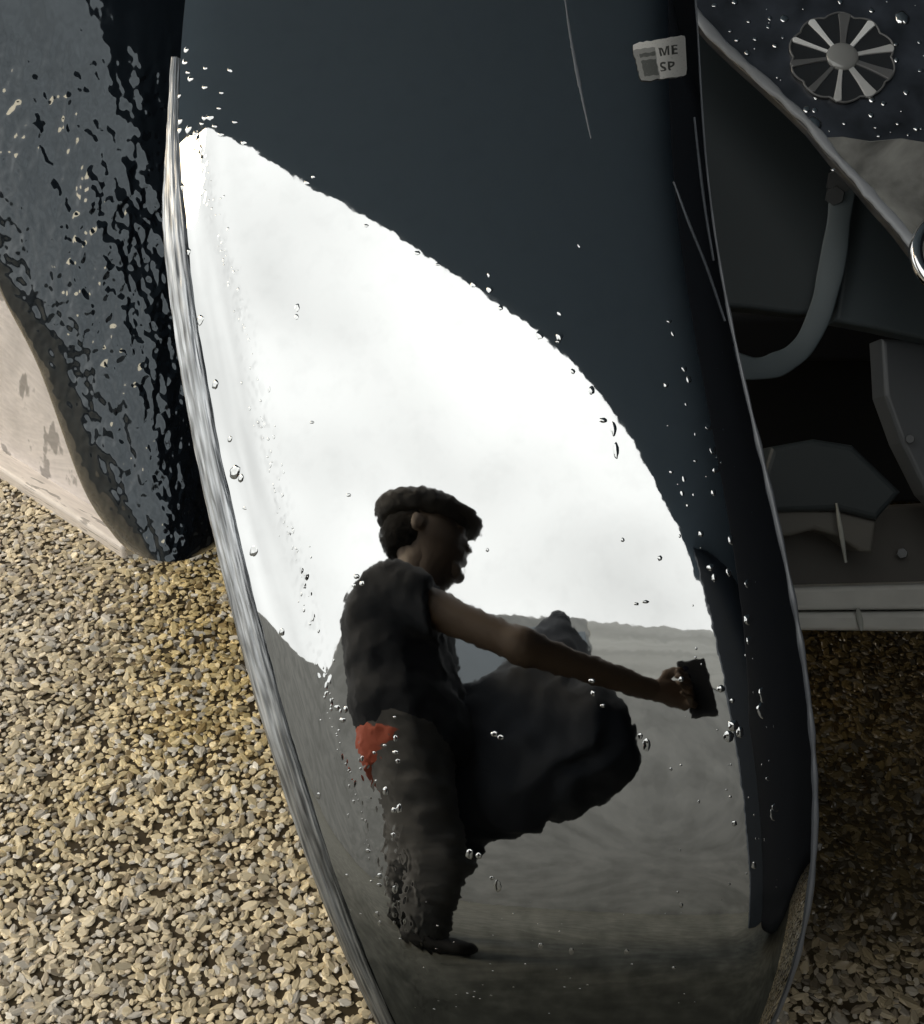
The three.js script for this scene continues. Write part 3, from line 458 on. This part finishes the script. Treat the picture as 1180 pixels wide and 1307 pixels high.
{
  const root = thing('person', 'person in flat cap and dark shirt reaching out with a phone, mirrored in fender', 'person', V(-0.36, 0, 0.5));
  const sL = [0.0, 1.265, -0.18], eL = [0.31, 1.10, -0.22], wL = [0.595, 1.10, -0.07], sR = [-0.02, 1.325, 0.18], eR = [0.05, 1.06, 0.25], wR = [0.28, 1.04, 0.12];
  const torso = union([cone([-0.045, 1.19, -0.075], [-0.02, 0.98, -0.07], 0.118, 0.105), cone([-0.045, 1.24, 0.075], [-0.02, 0.98, 0.07], 0.118, 0.105), cone([0.0, 1.05, 0], [0.02, 0.92, 0], 0.125, 0.12), cone([-0.03, 1.26, -0.15], [-0.03, 1.325, 0.15], 0.068, 0.068), ell([0.02, 0.93, 0], [0.125, 0.11, 0.165])], 0.06);
  const upperL = cone(sL, eL, 0.056, 0.043), upperR = cone(sR, eR, 0.056, 0.043);
  const fore = union([cone(eL, wL, 0.043, 0.029), cone(eR, wR, 0.043, 0.029)], 0.01);
  const legs = union([cone([0.02, 0.92, -0.085], [0.13, 0.5, -0.1], 0.095, 0.058), cone([0.13, 0.5, -0.1], [0.10, 0.09, -0.105], 0.055, 0.038), cone([0.02, 0.92, 0.085], [0.0, 0.5, 0.105], 0.095, 0.058), cone([0.0, 0.5, 0.105], [-0.07, 0.09, 0.112], 0.055, 0.038), cone([0.08, 0.045, -0.105], [0.19, 0.035, -0.116], 0.04, 0.03), cone([-0.09, 0.045, 0.112], [0.04, 0.035, 0.126], 0.04, 0.03)], 0.03);
  const neck = cone([-0.035, 1.28, 0], [0.02, 1.50, 0], 0.066, 0.058);
  const head = union([ell([0.025, 1.625, 0], [0.105, 0.105, 0.078]), ell([0.065, 1.55, 0], [0.068, 0.075, 0.058]), ell([0.045, 1.6, 0], [0.09, 0.11, 0.07])], 0.03);
  const nose = union([cone([0.125, 1.635, 0], [0.143, 1.6, 0], 0.010, 0.015), cone([0.125, 1.65, -0.03], [0.125, 1.65, 0.03], 0.012, 0.012), cone([0.125, 1.56, -0.018], [0.125, 1.56, 0.018], 0.010, 0.010), cone([0.12, 1.505, -0.01], [0.12, 1.505, 0.01], 0.02, 0.02)], 0.012);
  const ears = union([ell([0.02, 1.615, -0.082], [0.02, 0.034, 0.012]), ell([0.02, 1.615, 0.082], [0.02, 0.034, 0.012])], 0.005);
  const faceOnly = (x, y, z) => smin(smin(smin(head(x, y, z), nose(x, y, z), 0.015), ears(x, y, z), 0.01), neck(x, y, z), 0.03);
  const HS = 1.1, hx = 0.02, hy = 1.5, grown = f => (x, y, z) => HS * f(hx + (x + 0.035 - hx) / HS, hy + (y - hy) / HS, z / HS), headG = grown(head);
  const base = union([torso, upperL, upperR, legs], 0.035), bodyF = (x, y, z) => smin(smin(smin(base(x, y, z), fore(x, y, z), 0.02), headG(x, y, z), 0.02), neck(x, y, z), 0.04);
  const hand = (w, fwd, up, side, curl) => { // palm and five curled fingers
    const W = V(...w), f = V(...fwd).normalize(), u = V(...up).normalize(), s = V(...side).normalize(), pt = (a, b, c) => W.clone().addScaledVector(f, a).addScaledVector(s, b).addScaledVector(u, c).toArray(), parts = [cone(pt(0, 0, 0), pt(0.045, 0.018, 0), 0.026, 0.017), cone(pt(0.01, -0.01, 0), pt(0.075, -0.03, 0), 0.02, 0.013), cone(pt(0.02, 0.0, 0), pt(0.08, 0.0, 0), 0.019, 0.013), cone(pt(0.02, 0.01, 0), pt(0.078, 0.027, 0), 0.019, 0.012)];
    const palm = union(parts, 0.012), fingers = [[-0.033, 0.062], [-0.011, 0.076], [0.011, 0.071], [0.031, 0.056]].map(([b, l]) => { const A = pt(0.075, b, 0), B = pt(0.075 + l * 0.42 * Math.cos(curl * 0.5), b, -l * 0.42 * Math.sin(curl * 0.5)), C = pt(0.075 + l * 0.62 * Math.cos(curl), b, -l * 0.78 * Math.sin(curl)), D = pt(0.075 + l * 0.5 * Math.cos(curl * 1.5), b, -l * 1.0 * Math.sin(curl)); return union([cone(A, B, 0.0095, 0.009), cone(B, C, 0.009, 0.0083), cone(C, D, 0.0083, 0.0075)], 0.004); });
    const th = union([cone(pt(0.02, 0.02, 0), pt(0.05, 0.052, -0.012), 0.014, 0.011), cone(pt(0.05, 0.052, -0.012), pt(0.078, 0.055, -0.03), 0.011, 0.009)], 0.006);
    return (x, y, z) => smin(palm(x, y, z), Math.min(...fingers.map(q => q(x, y, z)), th(x, y, z)), 0.007);
  };
  const handL = hand(wL, [0.86, 0.03, 0.2], [0, 0, 1], [0, 1, 0], 1.25), handR = hand(wR, [0.8, -0.1, -0.5], [0, 1, 0], [-0.5, 0, -0.8], 1.2);
  const skin = mat(0.13, 0.09, 0.063, 0.6);
  const body = mergeGeometries([isosurface(bodyF, [-0.25, 0.0, -0.34], [0.66, 1.8, 0.36], 0.0125), isosurface(grown(faceOnly), [-0.16, 1.44, -0.11], [0.2, 1.76, 0.11], 0.0045), isosurface(handL, [0.5, 0.99, -0.16], [0.78, 1.2, 0.05], 0.0035), isosurface(handR, [0.2, 0.93, 0.0], [0.45, 1.12, 0.2], 0.004)]);
  mesh('body', body, skin, root);
  const cloth = (x, y, z) => 0.006 * noise3(x * 9, y * 7, z * 9) + 0.003 * noise3(x * 22, y * 16, z * 22);
  const shirtShape = union([torso, (x, y, z) => Math.max(upperL(x, y, z) - 0.006, (x - 0.075)), (x, y, z) => Math.max(upperR(x, y, z) - 0.006, 1.25 - y)], 0.03);
  const shirt = isosurface((x, y, z) => Math.max(shirtShape(x, y, z) - 0.020 - cloth(x, y, z), 0.86 - y, y - 1.385), [-0.24, 0.84, -0.32], [0.34, 1.44, 0.34], 0.011);
  mesh('shirt', shirt, mat(0.018, 0.022, 0.03, 0.85), root);
  const hemShape = isosurface((x, y, z) => Math.max(Math.min(torso(x, y, z), ell([0.02, 0.88, 0], [0.128, 0.15, 0.17])(x, y, z)) - 0.024 - cloth(x, y, z), 0.79 - y, y - 0.875, x - 0.05), [-0.2, 0.76, -0.25], [0.08, 0.9, 0.25], 0.009); mesh('shirt_tail', hemShape, mat(0.46, 0.10, 0.055, 0.8), root).userData.label = 'red cloth showing below the dark shirt at the back';
  const legCloth = union([ell([0.02, 0.93, 0], [0.125, 0.11, 0.165]), cone([0.02, 0.9, -0.085], [0.13, 0.5, -0.1], 0.1, 0.064), cone([0.13, 0.5, -0.1], [0.10, 0.1, -0.105], 0.062, 0.05), cone([0.02, 0.9, 0.085], [0.0, 0.5, 0.105], 0.1, 0.064), cone([0.0, 0.5, 0.105], [-0.07, 0.1, 0.112], 0.062, 0.05)], 0.03);
  const trousers = isosurface((x, y, z) => Math.max(legCloth(x, y, z) - 0.008 - cloth(x, y, z) - 0.004 * noise3(x * 12, y * 34, z * 12), 0.075 - y, y - 0.96), [-0.2, 0.05, -0.26], [0.26, 0.98, 0.26], 0.012);
  mesh('trousers', trousers, mat(0.095, 0.095, 0.095, 0.85), root);
  const cap = isosurface((x, y, z) => Math.min(Math.max(ell([0.012, 1.715, 0], [0.142, 0.075, 0.105])(x, y, z) - 0.003 * noise3(x * 30, y * 30, z * 30), y - 1.757 + 0.05 * x, 1.672 - y), Math.max(ell([0.10, 1.712, 0], [0.085, 0.019, 0.088])(x, y, z), 0.02 - x)), [-0.15, 1.64, -0.13], [0.22, 1.80, 0.13], 0.0055);
  const swell = g => { g.translate(-hx, -hy, 0); g.scale(HS, HS, HS); g.translate(hx - 0.035, hy, 0); return g; };
  mesh('cap', swell(cap), mat(0.035, 0.031, 0.028, 0.8), root);
  const hair = isosurface((x, y, z) => Math.max(Math.min(ell([0.0, 1.615, 0], [0.1, 0.1, 0.088])(x, y, z)) - 0.003 * noise3(x * 60, y * 60, z * 60), y - 1.675, x - 0.02 - (y - 1.55) * 0.2, 1.545 - y), [-0.12, 1.53, -0.11], [0.06, 1.69, 0.11], 0.006); mesh('hair', swell(hair), mat(0.01, 0.009, 0.008, 0.95, 0, { specularIntensity: 0.3 }), root);
  for (const s of [-1, 1]) { const e = new THREE.SphereGeometry(0.0115, 16, 12); e.translate(0.112, 1.632, 0.031 * s); mesh('eye', swell(e), mat(0.5, 0.48, 0.45, 0.15), root); }
  for (const f of [cone([0.075, 0.05, -0.105], [0.18, 0.04, -0.115], 0.053, 0.042), cone([-0.095, 0.05, 0.112], [0.03, 0.04, 0.125], 0.053, 0.042)]) mesh('shoe', isosurface((x, y, z) => Math.max(f(x, y, z), 0.004 - y), [-0.17, 0, -0.18], [0.31, 0.12, 0.19], 0.009), mat(0.02, 0.019, 0.019, 0.6), root);
  // what hangs over the other arm
  const rc = thing('raincoat', 'folded dark navy raincoat hanging from the arm of the mirrored person', 'raincoat', V(-0.36, 0, 0.5));
  const drape = union([cone([0.08, 1.07, 0.12], [0.45, 1.03, 0.0], 0.095, 0.095), cone([0.08, 0.97, 0.1], [0.45, 0.94, 0.0], 0.1, 0.095), cone([0.1, 0.87, 0.08], [0.34, 0.86, 0.02], 0.1, 0.09), cone([0.1, 0.78, 0.06], [0.24, 0.77, 0.04], 0.09, 0.075), cone([0.12, 0.7, 0.06], [0.16, 0.6, 0.05], 0.075, 0.045), cone([0.35, 1.14, 0.14], [0.375, 1.45, 0.16], 0.19, 0.05)], 0.08);
  const fold = (x, y, z) => 0.008 * Math.sin(x * 40 + 6 * noise3(x * 4, y * 3, z * 4)) * smooth(1.1, 0.8, y) + 0.005 * noise3(x * 14, y * 9, z * 14);
  mesh('draped_cloth', isosurface((x, y, z) => drape(x, y, z) - fold(x, y, z), [-0.08, 0.55, -0.15], [0.62, 1.56, 0.38], 0.011), mat(0.024, 0.03, 0.042, 0.75), rc);
  // phone in the outstretched hand
  const ph = thing('phone', 'black phone held upright in the outstretched hand of the mirrored person', 'phone', V(0.355, 1.12, 0.44));
  ph.rotation.set(-0.25, 0.25, 0.12);
  mesh('case', new RoundedBoxGeometry(0.075, 0.155, 0.01, 4, 0.0045), mat(0.012, 0.012, 0.014, 0.3), ph);
  for (let k = 0; k < 3; k++) { const l = new THREE.CylinderGeometry(0.008, 0.008, 0.003, 20); l.rotateX(Math.PI / 2); l.translate(-0.02, 0.055 - k * 0.021, -0.0062); mesh('lens', l, mat(0.01, 0.01, 0.02, 0.05), ph); }
}
scene.updateMatrixWorld(true);
renderer.render(scene, camera);
